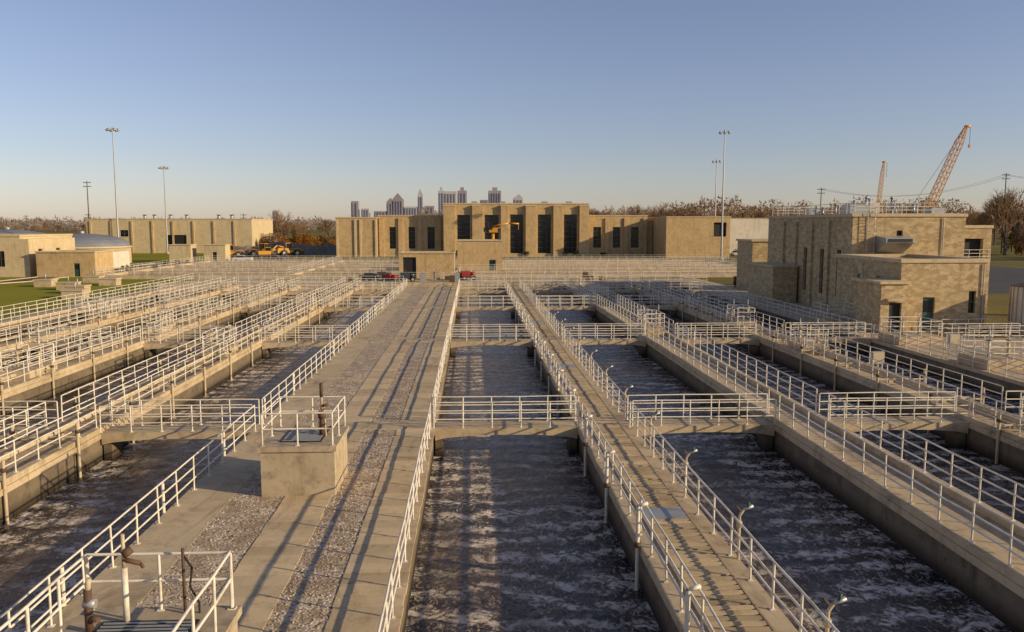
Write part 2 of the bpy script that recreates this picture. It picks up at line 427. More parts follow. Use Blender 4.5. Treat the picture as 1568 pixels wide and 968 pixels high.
def cage(x0,x1,y0,y1,h=.5):
    e=empty('sluice_gate_platform'); g=MB(); g.box(x0,x1,y0,y1,.007,h,'conc')
    cx=(x0+x1)/2;cy=(y0+y1)/2
    for dx in(-.6,.6):
        g.tube((cx+dx,cy,h),(cx+dx,cy,h+.9),.08,'pipe',8,cap=True); g.tube((cx+dx,cy,h+.9),(cx+dx,cy,h+1.7),.03,'steel',6,cap=True); g.tube((cx+dx,cy-.25,h+.95),(cx+dx,cy+.25,h+.95),.04,'rust',6,cap=True)
    g.obj('platform_block',e)
    o=rail([(x0+.1,y0+.1),(x1-.1,y0+.1),(x1-.1,y1-.1),(x0+.1,y1-.1),(x0+.1,y0+.1)],sp=1.2,z0=h,name='platform_railing'); o.parent=e
for x0,x1,y0 in((30.3,33.5,56),(30.3,33.5,46),(30.3,33.3,36),(21.85,23.45,52),(21.85,23.45,66),(21.85,23.45,80),(13.3,14.95,62),(13.3,14.95,88),(-17.15,-15.65,52),(-17.15,-15.65,80),(-25.65,-24.05,45),(-25.65,-24.05,64),(-34.15,-32.55,50),(-34.15,-32.55,74),(30.3,33.3,68)):
    cage(x0,x1,y0,y0+3,.6)
def ctrl(x,y,z0=0):
    g=MB(); g.tube((x-.25,y,z0),(x-.25,y,z0+1.5),.03,'steel'); g.tube((x+.25,y,z0),(x+.25,y,z0+1.5),.03,'steel'); g.box(x-.35,x+.35,y-.12,y+.1,z0+.8,z0+1.5,'steel'); g.box(x-.3,x+.3,y-.14,y-.12,z0+.85,z0+1.45,'pipe'); g.obj('control_cabinet')
for p in((22.6,44),(31,40),(-25,35),(31.2,51)): ctrl(*p)
# ---------------------------------------------------------------- far settling basins
e=empty('settling_basin')
g=MB(); BX0,BX1=-60,56
ysB=[134,145,156,167,178,190]
for y in ysB: g.box(BX0,BX1,y-.5,y+.5,-.1,.5,'conc')
for x in (BX0,-30,BX1): g.box(x-.5,x+.5,134.5,189.5,-.1,.497,'conc')
g.obj('basin_walls',e)
o=sheet('basin_water',[(BX0,134),(BX1,134),(BX1,190),(BX0,190)],.1,'water'); o.parent=e
for y in ysB: rail([(BX0,y-.4),(BX1,y-.4)],sp=2,z0=.5,r=.024); 
for x in(BX0,-30,BX1): rail([(x,134.5),(x,189.5)],sp=2,z0=.5,r=.024)
# ---------------------------------------------------------------- building helpers
def wall(g,face,pos,u0,u1,z0,z1,ops,k,th=.4,mull=(2,3),gk='glass'):
    us=sorted(set([u0,u1]+[o[0] for o in ops]+[o[1] for o in ops])); zs=sorted(set([z0,z1]+[o[2] for o in ops]+[o[3] for o in ops]))
    def B(a,b,c,d,d0,d1,kk):
        if face=='S': g.box(a,b,pos+d0,pos+d1,c,d,kk)
        elif face=='W': g.box(pos+d0,pos+d1,a,b,c,d,kk)
        elif face=='E': g.box(pos-d1,pos-d0,a,b,c,d,kk)
    for i in range(len(us)-1):
        for j in range(len(zs)-1):
            um=(us[i]+us[i+1])/2; zm=(zs[j]+zs[j+1])/2
            if any(o[0]<um<o[1] and o[2]<zm<o[3] for o in ops): continue
            B(us[i],us[i+1],zs[j],zs[j+1],0,th,k)
    for o in ops:
        kind=o[4] if len(o)>4 else 'w'
        a,b,c,d=o[:4]
        if kind=='o': B(a,b,c,d,th-.05,th,'dark'); continue
        if kind=='g': B(a,b,c,d,th*.5,th,'green'); B(a+(b-a)*.15,b-(b-a)*.15,c+(d-c)*.55,c+(d-c)*.9,th*.5-.02,th*.5,'glass'); continue
        B(a,b,c,d,th*.7,th,gk)
        n,mz=mull
        for i in range(n+1):
            t=a+(b-a)*i/n; w=.04; B(max(a,t-w),min(b,t+w),c,d,th*.7-.07,th*.7,'mull')
        for i in range(mz+1):
            t=c+(d-c)*i/mz; w=.04; B(a,b,max(c,t-w),min(d,t+w),th*.7-.09,th*.7-.071,'mull')
        if face=='S': g.box(a-.1,b+.1,pos-.08,pos-.003,c-.2,c-.003,'cap')
def parapet(g,x0,x1,y0,y1,z,k='cap',h=.3,o=.12,t=.5):
    g.box(x0-o,x1+o,y0-o,y0+t,z,z+h,k); g.box(x0-o,x1+o,y1-t,y1+o,z,z+h,k)
    g.box(x0-o,x0+t,y0+t,y1-t,z,z+h,k); g.box(x1-t,x1+o,y0+t,y1-t,z,z+h,k)
e=empty('pump_and_blower_building')
g=MB(); Y=225
def block(x0,x1,y0,y1,h,k,ops=(),mull=(2,4)):
    wall(g,'S',y0,x0,x1,-.1,h,list(ops),k,mull=mull,th=.7)
    g.box(x0,x1,y0+.71,y1,-.1,h-.003,k)
    parapet(g,x0,x1,y0,y1,h)
cw=[(-3.9,-.4,3.5,11.3),(3.6,7.4,4.5,11.3),(10.6,14.2,.8,11.4),(18.2,21.8,.8,11.4),(25.4,29,.8,11.4)]
block(-7.6,32.2,Y,Y+25,14.2,'brick',cw,(3,7))
for a,b in((-7.6,-4.5),(.2,3.0),(8,10),(14.8,17.6),(22.4,24.8),(29.6,32.2)):
    g.box(a,b,Y-.9,Y-.003,-.1,13.6,'brick'); g.box(a-.1,b+.1,Y-1.0,Y-.003,13.6,13.9,'cap')
wl=[(-22.7,-20.9,2,8),(-17.4,-15.6,2,8),(-12.2,-10.2,2,8)]
block(-25.8,-7.7,Y+3,Y+22,11,'brick',wl,(2,5))
for x in(-25.2,-20,-14.8,-9.5): g.box(x-.2,x+1,Y+2.6,Y+2.997,-.1,10.5,'brick')
block(-37,-25.9,Y+1,Y+20,10.4,'brick')
for x in(-36.9,-32,-30.6,-26.4): g.box(x,x+.5,Y+.7,Y+.997,-.1,10,'cap')
wr=[(34,36.2,2.2,8),(39.5,41.6,2.2,8),(44.6,46.8,2.2,8)]
block(32.3,49.2,Y+3,Y+22,11,'brick',wr,(2,5))
for x in(37.3,42.6,48): g.box(x,x+1,Y+2.6,Y+2.997,-.1,10.5,'brick')
block(51,68,Y-12,Y+18,10.5,'brick',[(63.6,67,5.5,9.2,'o')])
g.box(49.3,50.9,Y+4,Y+20,-.1,10,'brick')
for x in (0,8,20,27): g.box(x,x+1.6,Y+8,Y+10,14.2,15.2,'steel')
g.obj('building_mass',e)
e=empty('warehouse'); g=MB()
wall(g,'S',258,-118,-68,-.1,10.2,[(-94,-88,0,5.5,'o'),(-108,-105.5,5,7)],'brick2',mull=(2,2)); g.box(-118,-68,258.41,285,-.1,10.197,'brick2'); parapet(g,-118,-68,258,285,10.2)
for i in range(8):
    x=-117+i*6.2; g.box(x,x+.5,257.7,257.997,-.1,9.8,'brick')
for x in (-103,-100,-95,-90,-80,-76): g.tube((x,265,10.2),(x,265,11.6),.45,'steel',8,cap=True); g.tube((x,265,11.6),(x,265,11.8),.7,'rust',8,cap=True)
g.obj('building_mass',e)
e=empty('office_building'); g=MB()
wall(g,'S',140,-110,-75,-.1,6.6,[(-84,-82.8,2,5),(-79,-77.6,1.6,4.2),(-90,-88.5,2,5)],'brick2',mull=(2,2)); g.box(-110,-75,140.41,158,-.1,6.597,'brick2'); parapet(g,-110,-75,140,158,6.6)
wall(g,'E',-73.6,140,156,-.1,6.2,[(143,144.5,2,4.5),(149,150.5,2,4.5)],'brick2',th=.5); g.box(-74.98,-74.11,140,156,-.1,6.2,'brick2')
g.obj('building_mass',e)
def digester(cx,cy,r,h,rise):
    e=empty('digester_tank'); g=MB(); n=40
    g.tube((cx,cy,-.1),(cx,cy,h),r,'brick2',n); g.tube((cx,cy,h),(cx,cy,h+.4),r+.3,'cap',n,cap=True)
    pr=r;pz=h+.4
    for i in range(1,7):
        t=i/6*math.pi/2; rr=(r-.2)*math.cos(t)+.3; zz=h+.4+rise*math.sin(t)
        g.tube((cx,cy,pz),(cx,cy,zz),pr if i>1 else r-.2,'roofm',n,r2=rr); pr=rr;pz=zz
    g.tube((cx,cy,pz-.1),(cx,cy,pz+.6),.6,'steel',8,cap=True)
    g.obj('tank_shell',e)
digester(-88,190,10,3.4,2.8); digester(-118,215,11,4,3); 
def hut(name,x0,x1,y0,y1,h,k,ops=(),th=.3):
    e=empty(name); g=MB(); wall(g,'S',y0,x0,x1,-.1,h,list(ops),k,th=th,mull=(2,2)); g.box(x0,x1,y0+th+.01,y1,-.1,h-.003,k); parapet(g,x0,x1,y0,y1,h,h=.2,o=.15,t=.3); g.obj('building_mass',e); return e
hut('service_building',-72,-62.5,139,146,4,'brick',[(-66,-65,.0,2.2,'g')])
hut('garage',-84,-72,168,176,3.2,'white',[(-82,-78,0,2.6,'o')])
hut('shed',-63,-58,196,200,3.8,'brick2',[(-61,-60,0,2.2,'o')])
hut('shed',-71,-66,196,200,3.8,'brick2')
hut('pump_house',-11.6,-2.8,131.5,137,4.0,'brick',[(-11.0,-8.9,0,3.4,'o')])
hut('gate_house',-2.6,5.6,150,158,5.6,'brick',[(3.2,4.4,0,2.2,'g')])
hut('white_storage_building',78,97,248,262,10.5,'white',[(84,87,0,4,'o')])
hut('white_storage_building',98,125,262,275,9.6,'white')
# right building
e=empty('filter_building'); g=MB()
wall(g,'W',36,76,98,-.1,9.3,[(78.2,79.1,1.5,6.1),(82.1,83,1.5,6.1),(86.3,87.2,1.5,6.1)],'stone',th=.5,mull=(1,4))
wall(g,'S',76,36.5,47,-.1,9.3,[(40.3,40.9,6,8)],'stone',th=.5,mull=(1,1))
g.box(36.51,47,76.51,98,-.1,9.297,'stone'); parapet(g,36,47,76,98,9.3)
g.box(36.7,46.5,76.7,97.5,9.31,9.35,'roofm')
for y in (80.6,84.7,88.9,92.5): g.box(35.75,35.997,y,y+.8,-.1,8.9,'stone')
wall(g,'S',77.5,47.003,50.6,-.1,8.2,[(47.6,49.8,5.3,7.2,'o')],'stone',th=.5); g.box(47.003,50.6,78.01,95,-.1,8.197,'stone'); parapet(g,47.15,50.6,77.5,95,8.2,o=.1)
g.box(33,35.7,88,96,-.1,3.9,'stone'); g.box(32.85,35.74,87.85,96.15,3.9,4.1,'cap')
g.box(36.2,41,104,110,-.1,6.4,'stone'); g.box(36,41.2,103.8,110.2,6.4,6.65,'cap')
wall(g,'S',64,34.9,41.6,-.1,5.5,[(36.4,37.4,0,2.7,'g'),(40.2,40.8,1.4,3.2)],'stone',th=.4,mull=(1,2))
wall(g,'W',34.5,64,75.6,-.1,5.5,[(67.5,68,1.5,4.2),(71,71.5,1.5,4.2)],'stone',th=.39,mull=(1,3))
g.box(34.91,41.6,64.41,75.7,-.1,5.497,'stone'); parapet(g,34.5,41.6,64,75.7,5.5)
wall(g,'S',62.6,32.2,34.4,-.1,3.9,[(32.9,33.9,0,2.4,'o')],'stone',th=.3); g.box(32.2,34.4,62.91,67.2,-.1,3.897,'stone'); g.box(32.0,34.46,62.4,67.4,3.9,4.1,'cap')
g.box(32.6,33.9,62.2,62.597,2.55,2.75,'cap')
g.prism([(74.0,6.9),(75.99,5.8),(75.99,7.5),(74.0,7.3)],'x',38.3,41.0,'steel')
g.box(38.5,40.8,73.95,73.99,6.95,7.25,'dark')
for x in(37.3,38.0): g.tube((x,75.7,5.7),(x,75.7,10.3),.035,'steel')
for i in range(15): g.tube((37.3,75.7,5.9+i*.3),(38,75.7,5.9+i*.3),.02,'steel',4)
for i in range(5):
    zz=7+i*.7
    for k in range(6):
        t0,t1=math.pi*(1+k/6),math.pi*(1+(k+1)/6)
        g.tube((37.65+.4*math.cos(t0),75.7+.6*math.sin(t0),zz),(37.65+.4*math.cos(t1),75.7+.6*math.sin(t1),zz),.02,'steel',4)
g.tube((44.8,75.9,5.6),(44.8,75.9,9.2),.05,'steel'); g.tube((41.3,63.9,0),(41.3,63.9,5.4),.05,'steel')
g.obj('building_mass',e)
o=rail([(36.3,76.4),(36.3,97.6),(44,97.6),(44,76.4),(36.3,76.4)],heights=(1.0,.66,.33),sp=1.6,z0=9.6,name='roof_railing',r=.03); o.parent=e
o=rail([(47.3,77.4),(50.5,77.4)],heights=(1.0,.66,.33),sp=1,z0=5.1,name='balcony_railing'); o.parent=e
o=rail([(37.6,63.2),(42,63.2),(42,60.2),(35.6,60.2)],heights=(1.0,.66,.33),sp=1.1,z0=0,name='stair_railing'); o.parent=e
g=MB()
for i in range(16):
    x=36.9+R.random()*8;y=78+R.random()*14;h=R.uniform(.8,2.0)
    g.tube((x,y,9.35),(x,y,9.4+h),R.choice([.08,.12,.16]),'steel',8,cap=True)
    if R.random()<.5: g.tube((x,y,9.4+h),(x,y,9.6+h),.26,'steel',8,r2=.1,cap=True)
g.box(38.5,40.5,82,84,9.36,10.6,'steel'); g.box(42,43.6,86,88.4,9.36,10.9,'white'); g.box(37.6,38.6,90,91.5,9.36,10.3,'steel')
g.box(45.3,46.6,79,80.5,9.36,10.2,'steel')
g.obj('roof_vents',e)
g=MB(); g.box(48.9,49.8,83,84.2,8.32,9.4,'yellow'); g.tube((49.35,83.6,9.4),(49.35,83.6,9.75),.3,'yellow',10,cap=True); g.box(48.8,49.9,82.9,84.3,8.2,8.315,'steel'); g.obj('rooftop_hoist_motor',e)
g=MB(); n=32
g.tube((46.5,63,-.1),(46.5,63,3.6),2.9,'white',n); g.tube((46.5,63,3.6),(46.5,63,4.3),3.0,'roofm',n,r2=.3,cap=True)
for k in range(n):
    t=2*math.pi*k/n; g.tube((46.5+2.93*math.cos(t),63+2.93*math.sin(t),0),(46.5+2.93*math.cos(t),63+2.93*math.sin(t),3.6),.04,'steel',4)
g.obj('storage_tank')
for i in range(5):
    rail([(36.6+i*3,58-i*4),(60,58-i*4)],sp=1.6)
rail([(43,66),(62,66)],heights=(1.9,1.0,.1),sp=1.5)
rail([(50,72),(75,78)],heights=(1.9,1.0,.1),sp=1.5)
for (x,y) in((53,74),(55,71),(58,75),(52,68)):
    g=MB(); g.box(x,x+2.2,y,y+1.2,-.1,1.1,'steel'); g.box(x+.1,x+2.1,y+.1,y+1.1,1.1,1.3,'rust'); g.tube((x+.4,y+.6,1.3),(x+.4,y+.6,1.9),.07,'steel',8,cap=True); g.box(x+.2,x+.9,y-.03,y-.002,.2,.8,'dark'); g.obj('equipment_cabinet')
# ---------------------------------------------------------------- lamps / poles / cranes
def mast(x,y,h):
    g=MB(); g.tube((x,y,-.1),(x,y,h),.26,'steel',10,r2=.11); g.tube((x,y,-.1),(x,y,.5),.6,'conc',10,cap=True)
    g.tube((x,y,h),(x,y,h+.5),.16,'steel',8,cap=True)
    for k in range(6):
        t=k*math.pi/3+.2; c,s=math.cos(t),math.sin(t)
        g.tube((x,y,h),(x+1.1*c,y+1.1*s,h),.05,'steel')
        g.tube((x+1.1*c,y+1.1*s,h+.12),(x+1.3*c,y+1.3*s,h-.4),.18,'steel',8,r2=.36,cap=True)
        g.tube((x+1.3*c,y+1.3*s,h-.4),(x+1.31*c,y+1.31*s,h-.43),.32,'lampg',8,cap=True)
    g.obj('high_mast_lamp')
mast(-82.5,196,30.5); mast(-91,250,25.5); mast(61.5,199,31); mast(75,250,28)
def upole(x,y,h,w=1.2,n=2):
    g=MB(); g.tube((x,y,-.1),(x,y,h),.2,'bark',8,r2=.13,cap=True)
    for i in range(n):
        g.box(x-w,x+w,y-.08,y+.08,h-.6-i*1.2,h-.42-i*1.2,'bark')
        for t in(-.9,-.4,.4,.9): g.tube((x+t*w,y,h-.42-i*1.2),(x+t*w,y,h-.15-i*1.2),.06,'steel',6,cap=True)
    g.obj('utility_pole')
UP=[(-118,260,22),(-185,330,13),(-150,330,13),(-200,380,13),(108,250,20),(160,240,24),(-60,420,14),(-120,420,14),(-25,400,13),(-90,330,13),(86,300,17)]
for p in UP: upole(*p)
def wire(p,q,sag,r=.04):
    g=MB(); P=[]
    for i in range(13):
        t=i/12; v=Vector(p).lerp(Vector(q),t); v.z-=sag*4*t*(1-t); P.append(v)
    for a,b in zip(P[:-1],P[1:]): g.tube(a,b,r,'tyre',4)
    g.obj('power_line',fixn=False)
for dx in(-1,1): wire((108+dx,250,19.6),(160+dx,240,23.4),4); wire((160+dx,240,23.4),(230+dx,230,25),3.5)
def lattice(g,p,q,w0,w1,n,k,r=.07):
    p=Vector(p);q=Vector(q);d=(q-p).normalized();a=d.cross(Vector((0,1,0)));
    a=a.normalized() if a.length>.1 else Vector((1,0,0)); b=d.cross(a).normalized()
    pr=None
    for i in range(n+1):
        t=i/n;c=p.lerp(q,t);tt=min(1,t*5,(1-t)*6+.25);w=(w0+(w1-w0)*t)*tt
        C=[c+a*w+b*w,c-a*w+b*w,c-a*w-b*w,c+a*w-b*w]
        for j in range(4): g.tube(C[j],C[(j+1)%4],r*.6,k,4)
        if pr:
            for j in range(4): g.tube(pr[j],C[j],r,k,4); g.tube(pr[j],C[(j+1)%4],r*.6,k,4)
        pr=C
def crane(x,y,tx,tz,w=.8,main=True):
    g=MB()
    g.box(x-3.5,x-2,y-3,y+3,-.1,1.2,'tyre'); g.box(x+2,x+3.5,y-3,y+3,-.1,1.2,'tyre'); g.box(x-2.4,x+2.4,y-3,y+3.6,1.3,4,'orange'); g.box(x+.6,x+2.4,y-3.8,y-2,1.4,4.3,'glass'); g.box(x-2.2,x+2.2,y+3.6,y+4.8,1.2,3,'card')
    lattice(g,(x,y-2,2.2),(tx,y-4,tz),w,w*.7,22,'orange',.11 if main else .07)
    hx=tx+.9
    g.tube((tx-.5,y-4,tz-.3),(hx,y-4,tz-.1),.35 if main else .2,'orange',6,cap=True); g.tube((hx,y-4,tz-.1),(hx,y-4,tz-4.5),.045,'tyre',4)
    if main:
        g.tube((x,y+2,4),(x-1.2,y+2,8),.1,'orange'); g.tube((x-1.2,y+2,8),(tx,y-4,tz),.04,'tyre',4); g.box(hx-.2,hx+.2,y-4.2,y-3.8,tz-5.3,tz-4.5,'orange')
    g.obj('lattice_boom_crane')
crane(108.5,200,120,32.5,.95); crane(116.2,234,117.2,26.6,.5,False)
g=MB(); x,y=4.4,170
g.tube((x,y,0),(x,y,7.4),.35,'yellow',10,cap=True); g.box(x-.8,x+1.0,y-.8,y+.8,7.0,8.0,'yellow'); g.box(x-.9,x-.1,y-.9,y+.3,7.6,9.2,'glass')
g.tube((x,y,8.3),(x+3.3,y,8.9),.22,'yellow',6,cap=True); g.tube((x+3.2,y,8.9),(x+5.4,y,8.8),.16,'yellow',6,cap=True); g.tube((x+.4,y,7.6),(x+3,y,8.7),.1,'steel',6); g.box(x-1.9,x-.9,y-.6,y+.6,7.1,8,'card'); g.tube((x+5.3,y,8.9),(x+5.3,y,7.6),.06,'yellow',6)
g.obj('yellow_jib_crane')
# ---------------------------------------------------------------- vehicles
def wheel(g,x,y,r,w):
    g.tube((x,y-w/2,r),(x,y+w/2,r),r,'tyre',16,cap=True); g.tube((x,y-w/2-.02,r),(x,y+w/2+.02,r),r*.55,'steel',12,cap=True)
def car(x,y,k='carw',ang=0,name='parked_car'):
    g=MB()
    pr=[(-2.2,.35),(2.2,.35),(2.25,.75),(2.1,.95),(1.1,1.02),(-1.7,1.02),(-2.2,.9)]
    g.prism(pr,'y',-.85,.85,k); g.prism([(-1.6,1.02),(1.0,1.02),(.35,1.5),(-1.1,1.52)],'y',-.72,.72,'glass'); g.prism([(-1.15,1.5),(.4,1.49),(.3,1.55),(-1.05,1.57)],'y',-.7,.7,k)
    for wx in(-1.35,1.35):
        for wy in(-.8,.8): wheel(g,wx,wy,.33,.22)
    g.box(2.2,2.28,-.7,-.4,.6,.75,'lampg'); g.box(2.2,2.28,.4,.7,.6,.75,'lampg')
    o=g.obj(name,loc=(x,y,-.09)); o.rotation_euler[2]=ang
def loader(x,y,ang=0,s=1.0):
    g=MB()
    for wx in(-1.6,1.6):
        for wy in(-1.1,1.1): wheel(g,wx,wy,.8,.6)
    g.prism([(-3.2,.8),(-.4,.8),(-.4,2),(-2.9,2.1),(-3.2,1.6)],'y',-.9,.9,'yellow'); g.box(-.4,2.3,-.7,.7,.8,1.5,'yellow')
    g.box(-1.0,.5,-.75,.75,2,3.2,'glass'); g.box(-1.1,.6,-.85,.85,3.2,3.35,'yellow')
    for a in(-1.02,.46):
        for b in(-.78,.72): g.box(a,a+.07,b,b+.07,1.5,3.2,'yellow')
    for wy in(-.6,.6): g.tube((.8,wy,1.7),(2.6,wy,1.9),.14,'yellow',6); g.tube((2.6,wy,1.9),(3.5,wy,.8),.14,'yellow',6)
    g.prism([(3.2,.15),(4.5,.1),(4.4,.3),(3.6,.6),(3.7,1.2),(3.3,1.3)],'y',-1.4,1.4,'card')
    g.tube((-2.2,0,2),(-2.2,0,2.9),.07,'rust',6); g.box(-3.3,-3.2,-.8,.8,.9,1.6,'card')
    o=g.obj('wheel_loader',loc=(x,y,-.09)); o.rotation_euler[2]=ang; o.scale=(s,)*3
def excavator(x,y,ang=0,s=1.0):
    g=MB()
    for wy in(-1.2,1.2):
        g.prism([(-2.1,.0),(2.1,.0),(2.5,.45),(2.1,.9),(-2.1,.9),(-2.5,.45)],'y',wy-.3,wy+.3,'tyre')
    g.box(-2.3,1.2,-1.3,1.3,1.05,2.1,'yellow'); g.box(-2.8,-2.3,-1.2,1.2,1.1,2.0,'card'); g.box(0,1.4,.3,1.25,2.1,3.0,'glass'); g.box(-.05,1.45,.25,1.3,3.0,3.12,'yellow')
    g.tube((1,-.2,1.8),(3.2,-.2,3.6),.22,'yellow',6,cap=True); g.tube((3.2,-.2,3.6),(5.0,-.2,3.1),.2,'yellow',6,cap=True); g.tube((5.0,-.2,3.2),(5.8,-.2,1.2),.16,'card',6)
    g.prism([(5.3,1.3),(6.0,1.2),(6.2,.5),(5.5,.2),(5.1,.7)],'y',-.7,.3,'card'); g.tube((1.5,-.2,1.7),(2.6,-.2,3),.08,'steel',6)
    o=g.obj('excavator',loc=(x,y,-.09)); o.rotation_euler[2]=ang; o.scale=(s,)*3
loader(-64,222,.3,1.0); loader(-57,226,3.0,1.1); excavator(-54,218,.4,.9); loader(-70,232,0,1.0); loader(-51,232,.5,1.1)
def tractor_pump(x,y,k='red'):
    g=MB(); wheel(g,-.6,-.6,.35,.2); wheel(g,-.6,.6,.35,.2); wheel(g,.8,-.6,.35,.2); wheel(g,.8,.6,.35,.2)
    g.box(-1.1,1.2,-.5,.5,.4,.6,'card'); g.box(-1.0,.3,-.45,.45,.6,1.4,k); g.tube((.4,0,.95),(1.1,0,.95),.33,k,12,cap=True); g.tube((-.3,.1,1.4),(-.3,.1,1.9),.05,'rust',6); g.tube((1.2,0,.45),(2.0,0,.35),.05,'steel',6)
    o=g.obj('portable_pump',loc=(x,y,.0)); o.rotation_euler[2]=R.uniform(-.5,.5)
for p,k in(((-12,120),'red'),((-13.5,126),'card'),((-.6,127),'red'),((-15,123),'card'),((42,116),'card'),((-9.8,124),'card')): tractor_pump(*p,k=k)
tractor_pump(37.5,112,'red'); tractor_pump(39.5,112,'card')
for x,y,k,a in((79,238,'carw',.1),(84,232,'card',.0),(66,190,'card',.3),(90,236,'carw',0),(74,226,'carw',1.4),(-47,198,'card',0),(101,205,'carw',1.2),(-54,196,'carw',0),(92,222,'card',0)): car(x,y,k,a)
for i in range(16):
    x=R.uniform(-20,30);y=R.uniform(122,129)
    if i<6: x=R.uniform(-9,-1); y=R.uniform(116,128)
    g=MB(); h=R.uniform(.6,1.4)
    g.box(x-.4,x+.4,y-.3,y+.3,0.003,h,R.choice(['steel','boxc','rust'])); g.box(x-.45,x+.45,y-.35,y+.35,h,h+.06,'cap'); g.tube((x,y,h),(x,y,h+.6),.06,'steel',6,cap=True); g.obj('valve_box')
for (x,y) in((-52,120),(-54,112),(-57,126),(-50,106),(-47,99),(-60,118)):
    g=MB(); g.box(x-1.2,x+1.2,y-.9,y+.9,-.1,.8,'conc'); g.box(x-1.3,x+1.3,y-1,y+1,.8,.95,'cap'); g.tube((x,y,.95),(x,y,1.8),.08,'steel',8,cap=True); g.obj('concrete_manhole')
# ---------------------------------------------------------------- skyline
e=empty('city_skyline')
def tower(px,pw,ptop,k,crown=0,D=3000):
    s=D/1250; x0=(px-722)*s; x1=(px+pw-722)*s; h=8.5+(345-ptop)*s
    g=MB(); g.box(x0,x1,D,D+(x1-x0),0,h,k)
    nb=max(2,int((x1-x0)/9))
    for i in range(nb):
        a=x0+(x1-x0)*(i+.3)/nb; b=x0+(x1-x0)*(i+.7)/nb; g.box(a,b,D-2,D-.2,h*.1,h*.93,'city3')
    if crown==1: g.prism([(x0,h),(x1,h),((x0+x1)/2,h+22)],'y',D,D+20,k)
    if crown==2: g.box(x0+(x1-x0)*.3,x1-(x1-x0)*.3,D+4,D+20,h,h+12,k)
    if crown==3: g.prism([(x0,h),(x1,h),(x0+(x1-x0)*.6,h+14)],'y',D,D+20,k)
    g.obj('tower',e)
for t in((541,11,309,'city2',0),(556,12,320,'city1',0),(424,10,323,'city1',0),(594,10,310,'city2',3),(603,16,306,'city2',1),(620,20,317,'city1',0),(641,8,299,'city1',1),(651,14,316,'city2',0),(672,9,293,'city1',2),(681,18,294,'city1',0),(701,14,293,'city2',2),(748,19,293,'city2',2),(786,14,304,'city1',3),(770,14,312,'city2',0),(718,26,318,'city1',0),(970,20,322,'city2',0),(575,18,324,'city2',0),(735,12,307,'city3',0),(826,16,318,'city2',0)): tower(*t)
# ---------------------------------------------------------------- trees
def tree_mesh(name,seed,h=16,leaves=0,mk='twig',depth=5):
    r=random.Random(seed); g=MB(); tips=[]
    def br(p,d,L,rad,lev):
        q=p+d*L; g.tube(p,q,rad,'bark' if lev<2 else mk,4 if lev<2 else 3,r2=rad*.62)
        if lev>=depth: tips.append(q); return
        n=r.choice([3,3,4]) if lev>0 else 5
        for i in range(n):
            az=r.random()*6.283; sp=r.uniform(.3,.75) if lev<4 else r.uniform(.3,1.0)
            a=d.orthogonal().normalized(); b=d.cross(a); nd=(d+(a*math.cos(az)+b*math.sin(az))*sp+Vector((0,0,.12))).normalized()
            t=r.uniform(.45,1); br(p.lerp(q,t),nd,L*r.uniform(.6,.82),rad*.6,lev+1)
    br(Vector((0,0,-.2)),Vector((r.uniform(-.05,.05),0,1)).normalized(),h*.27,h*.018,0)
    for i in range(leaves):
        c=r.choice(tips)+Vector((r.gauss(0,.5),r.gauss(0,.5),r.gauss(0,.5))); s=r.uniform(.12,.3)
        a=Vector((r.gauss(0,1),r.gauss(0,1),r.gauss(0,1))).normalized()*s; b=Vector((r.gauss(0,1),r.gauss(0,1),r.gauss(0,1))).normalized()*s
        g.poly([c,c+a,c+b],'leaf')
    me=g.obj(name,fixn=False); d=me.data; bpy.data.objects.remove(me); return d
TM=[tree_mesh('bare_tree_mesh',s,16,lv) for s,lv in((1,0),(2,0),(3,900),(4,0),(5,300))]
def bush_mesh(seed,k='bush'):
    r=random.Random(seed); g=MB(); g.tube((0,0,-.2),(0,0,1.6),.15,'bark',6)
    cl=[(Vector((r.gauss(0,1.2),r.gauss(0,1.2),r.uniform(.8,3.6))),r.uniform(.6,1.2)) for _ in range(12)]
    for i in range(1500):
        c,s=r.choice(cl); p=c+Vector((r.gauss(0,1),r.gauss(0,1),r.gauss(0,1))).normalized()*s*r.random()**.4
        if p.z<0: continue
        a=Vector((r.gauss(0,1),r.gauss(0,1),r.gauss(0,1))).normalized()*.3; b=Vector((r.gauss(0,1),r.gauss(0,1),r.gauss(0,1))).normalized()*.3
        g.poly([p,p+a,p+b],k)
    o=g.obj('b',fixn=False); d=o.data; bpy.data.objects.remove(o); return d
BM=[bush_mesh(1),bush_mesh(2),bush_mesh(3,'leaf'),bush_mesh(4,'twig')]
def inst(d,name,x,y,s,par=None,sz=None):
    o=bpy.data.objects.new(name,d); o.location=(x,y,-.1); o.rotation_euler[2]=R.random()*6.28; o.scale=(s,s,sz or s); sc.collection.objects.link(o)
    if par: o.parent=par
    return o
tl=empty('distant_treeline')
def row(x0,x1,y0,y1,n,s0,s1):
    for i in range(n):
        s=R.uniform(s0,s1); inst(R.choice(TM),'tree',R.uniform(x0,x1),R.uniform(y0,y1),s,tl,s*R.uniform(.85,1.1))
row(150,420,330,470,90,1.2,1.75)
row(60,240,430,560,45,1.1,1.7)
row(-10,160,500,700,45,1.3,2.0)
row(-130,-60,420,520,16,.7,1.1)
row(-600,-120,600,900,60,.6,1.1)
row(110,200,290,340,14,.9,1.3)
for x,y,s in((-92,400,1.45),(-72,420,1.2),(153,228,1.7),(162,236,1.8),(171,230,1.6),(140,200,.8),(118,290,1.15),(-96,405,1.1),(40,400,1.3),(130,330,1.3)):
    inst(R.choice([TM[0],TM[1],TM[3]]),'bare_tree',x,y,s)
for i in range(26):
    inst(R.choice(BM),'shrub',R.uniform(125,200),R.uniform(150,260),R.uniform(.7,1.6))
for i in range(26):
    inst(R.choice(BM[2:]),'shrub',R.uniform(-75,-40),R.uniform(262,300),R.uniform(.7,1.5))
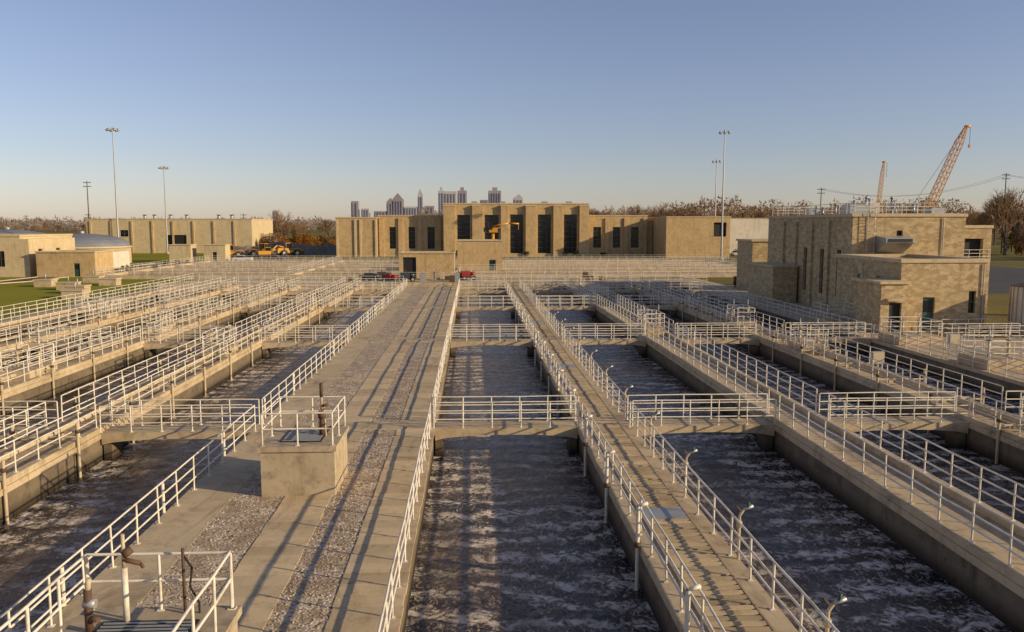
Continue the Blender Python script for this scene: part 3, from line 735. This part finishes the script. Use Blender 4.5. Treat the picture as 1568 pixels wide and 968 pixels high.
for i in range(7): inst(BM[i%2],'evergreen_shrub',R.uniform(-20,45),221,R.uniform(.25,.5))
for i in range(4): inst(BM[i%2],'evergreen_shrub',-64+R.random()*6,150+i*8,R.uniform(.3,.4))
def woods(name,x0,x1,y0,y1,h0,h1,n,k,size=1.0,seed=3):
    r=random.Random(seed); g=MB()
    for i in range(n):
        x=r.uniform(x0,x1); y=r.uniform(y0,y1)
        env=h0+(h1-h0)*max(0,min(1,.5+.9*mnoise.noise(Vector((x*.03,y*.01,seed)))+.6*mnoise.noise(Vector((x*.15,y*.05,seed)))))
        zz=env*(r.random()**.75); c=Vector((x,y,zz)); a=Vector((r.gauss(0,.5),r.gauss(0,.3),r.random())).normalized()*size*r.uniform(1,2.6); b=Vector((r.gauss(0,1),0,r.gauss(0,.4)))*size*.35
        g.poly([c-b,c+b,c+a],k)
    g.obj(name,fixn=False)
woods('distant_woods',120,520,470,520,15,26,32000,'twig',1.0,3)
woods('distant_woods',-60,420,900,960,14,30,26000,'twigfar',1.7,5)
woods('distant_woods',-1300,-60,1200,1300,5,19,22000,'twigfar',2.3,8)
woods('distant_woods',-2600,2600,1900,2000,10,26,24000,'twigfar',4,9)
g=MB(); n=30
hm={}
for i in range(n+1):
    for j in range(9):
        x=-80+i*1.6; y=250+j*2.5 -8; e_=math.sin(math.pi*i/n)*math.sin(math.pi*j/8)
        hm[i,j]=len(g.v); g.v.append((x,y,-.15+e_*(2.6+3.2*abs(mnoise.noise(Vector((x*.2,y*.2,1)))) )+e_*R.uniform(-.5,.5)))
for i in range(n):
    for j in range(8): g.face([hm[i,j],hm[i+1,j],hm[i+1,j+1],hm[i,j+1]],'rubble')
g.obj('spoil_heap')
# ---------------------------------------------------------------- light
az=math.radians(112); el=math.radians(17)
SV=Vector((math.sin(az)*math.cos(el),math.cos(az)*math.cos(el),math.sin(el)))
sd=bpy.data.lights.new('sun','SUN'); sd.energy=5.0; sd.angle=math.radians(.5); sd.color=(1,.80,.50)
so=bpy.data.objects.new('sun',sd); so.rotation_euler=(-SV).to_track_quat('-Z','Y').to_euler(); sc.collection.objects.link(so)
w=bpy.data.worlds.new('World'); sc.world=w; w.use_nodes=True
nt=w.node_tree; bg=nt.nodes['Background']; sk=nt.nodes.new('ShaderNodeTexSky'); sk.sky_type='NISHITA'; sk.sun_disc=False
sk.sun_elevation=el; sk.sun_rotation=az; sk.air_density=1.0; sk.dust_density=.4; sk.ozone_density=2.0; sk.altitude=0
hs=nt.nodes.new('ShaderNodeHueSaturation'); hs.inputs['Saturation'].default_value=.85; nt.links.new(sk.outputs[0],hs.inputs['Color'])
tn=nt.nodes.new('ShaderNodeMix'); tn.data_type='RGBA'; tn.blend_type='MULTIPLY'; tn.inputs[0].default_value=1; tn.inputs[7].default_value=(1,.93,1.08,1)
nt.links.new(hs.outputs[0],tn.inputs[6]); nt.links.new(tn.outputs[2],bg.inputs['Color']); bg.inputs['Strength'].default_value=.11
# ---------------------------------------------------------------- camera
cd=bpy.data.cameras.new('camera'); cd.lens=28.7; cd.sensor_width=36; cd.clip_end=20000; cd.clip_start=.1
co=bpy.data.objects.new('camera',cd); co.location=(0,0,8.5)
co.rotation_euler=(math.radians(90-6.35),0,math.radians(-2.82)); sc.collection.objects.link(co); sc.camera=co
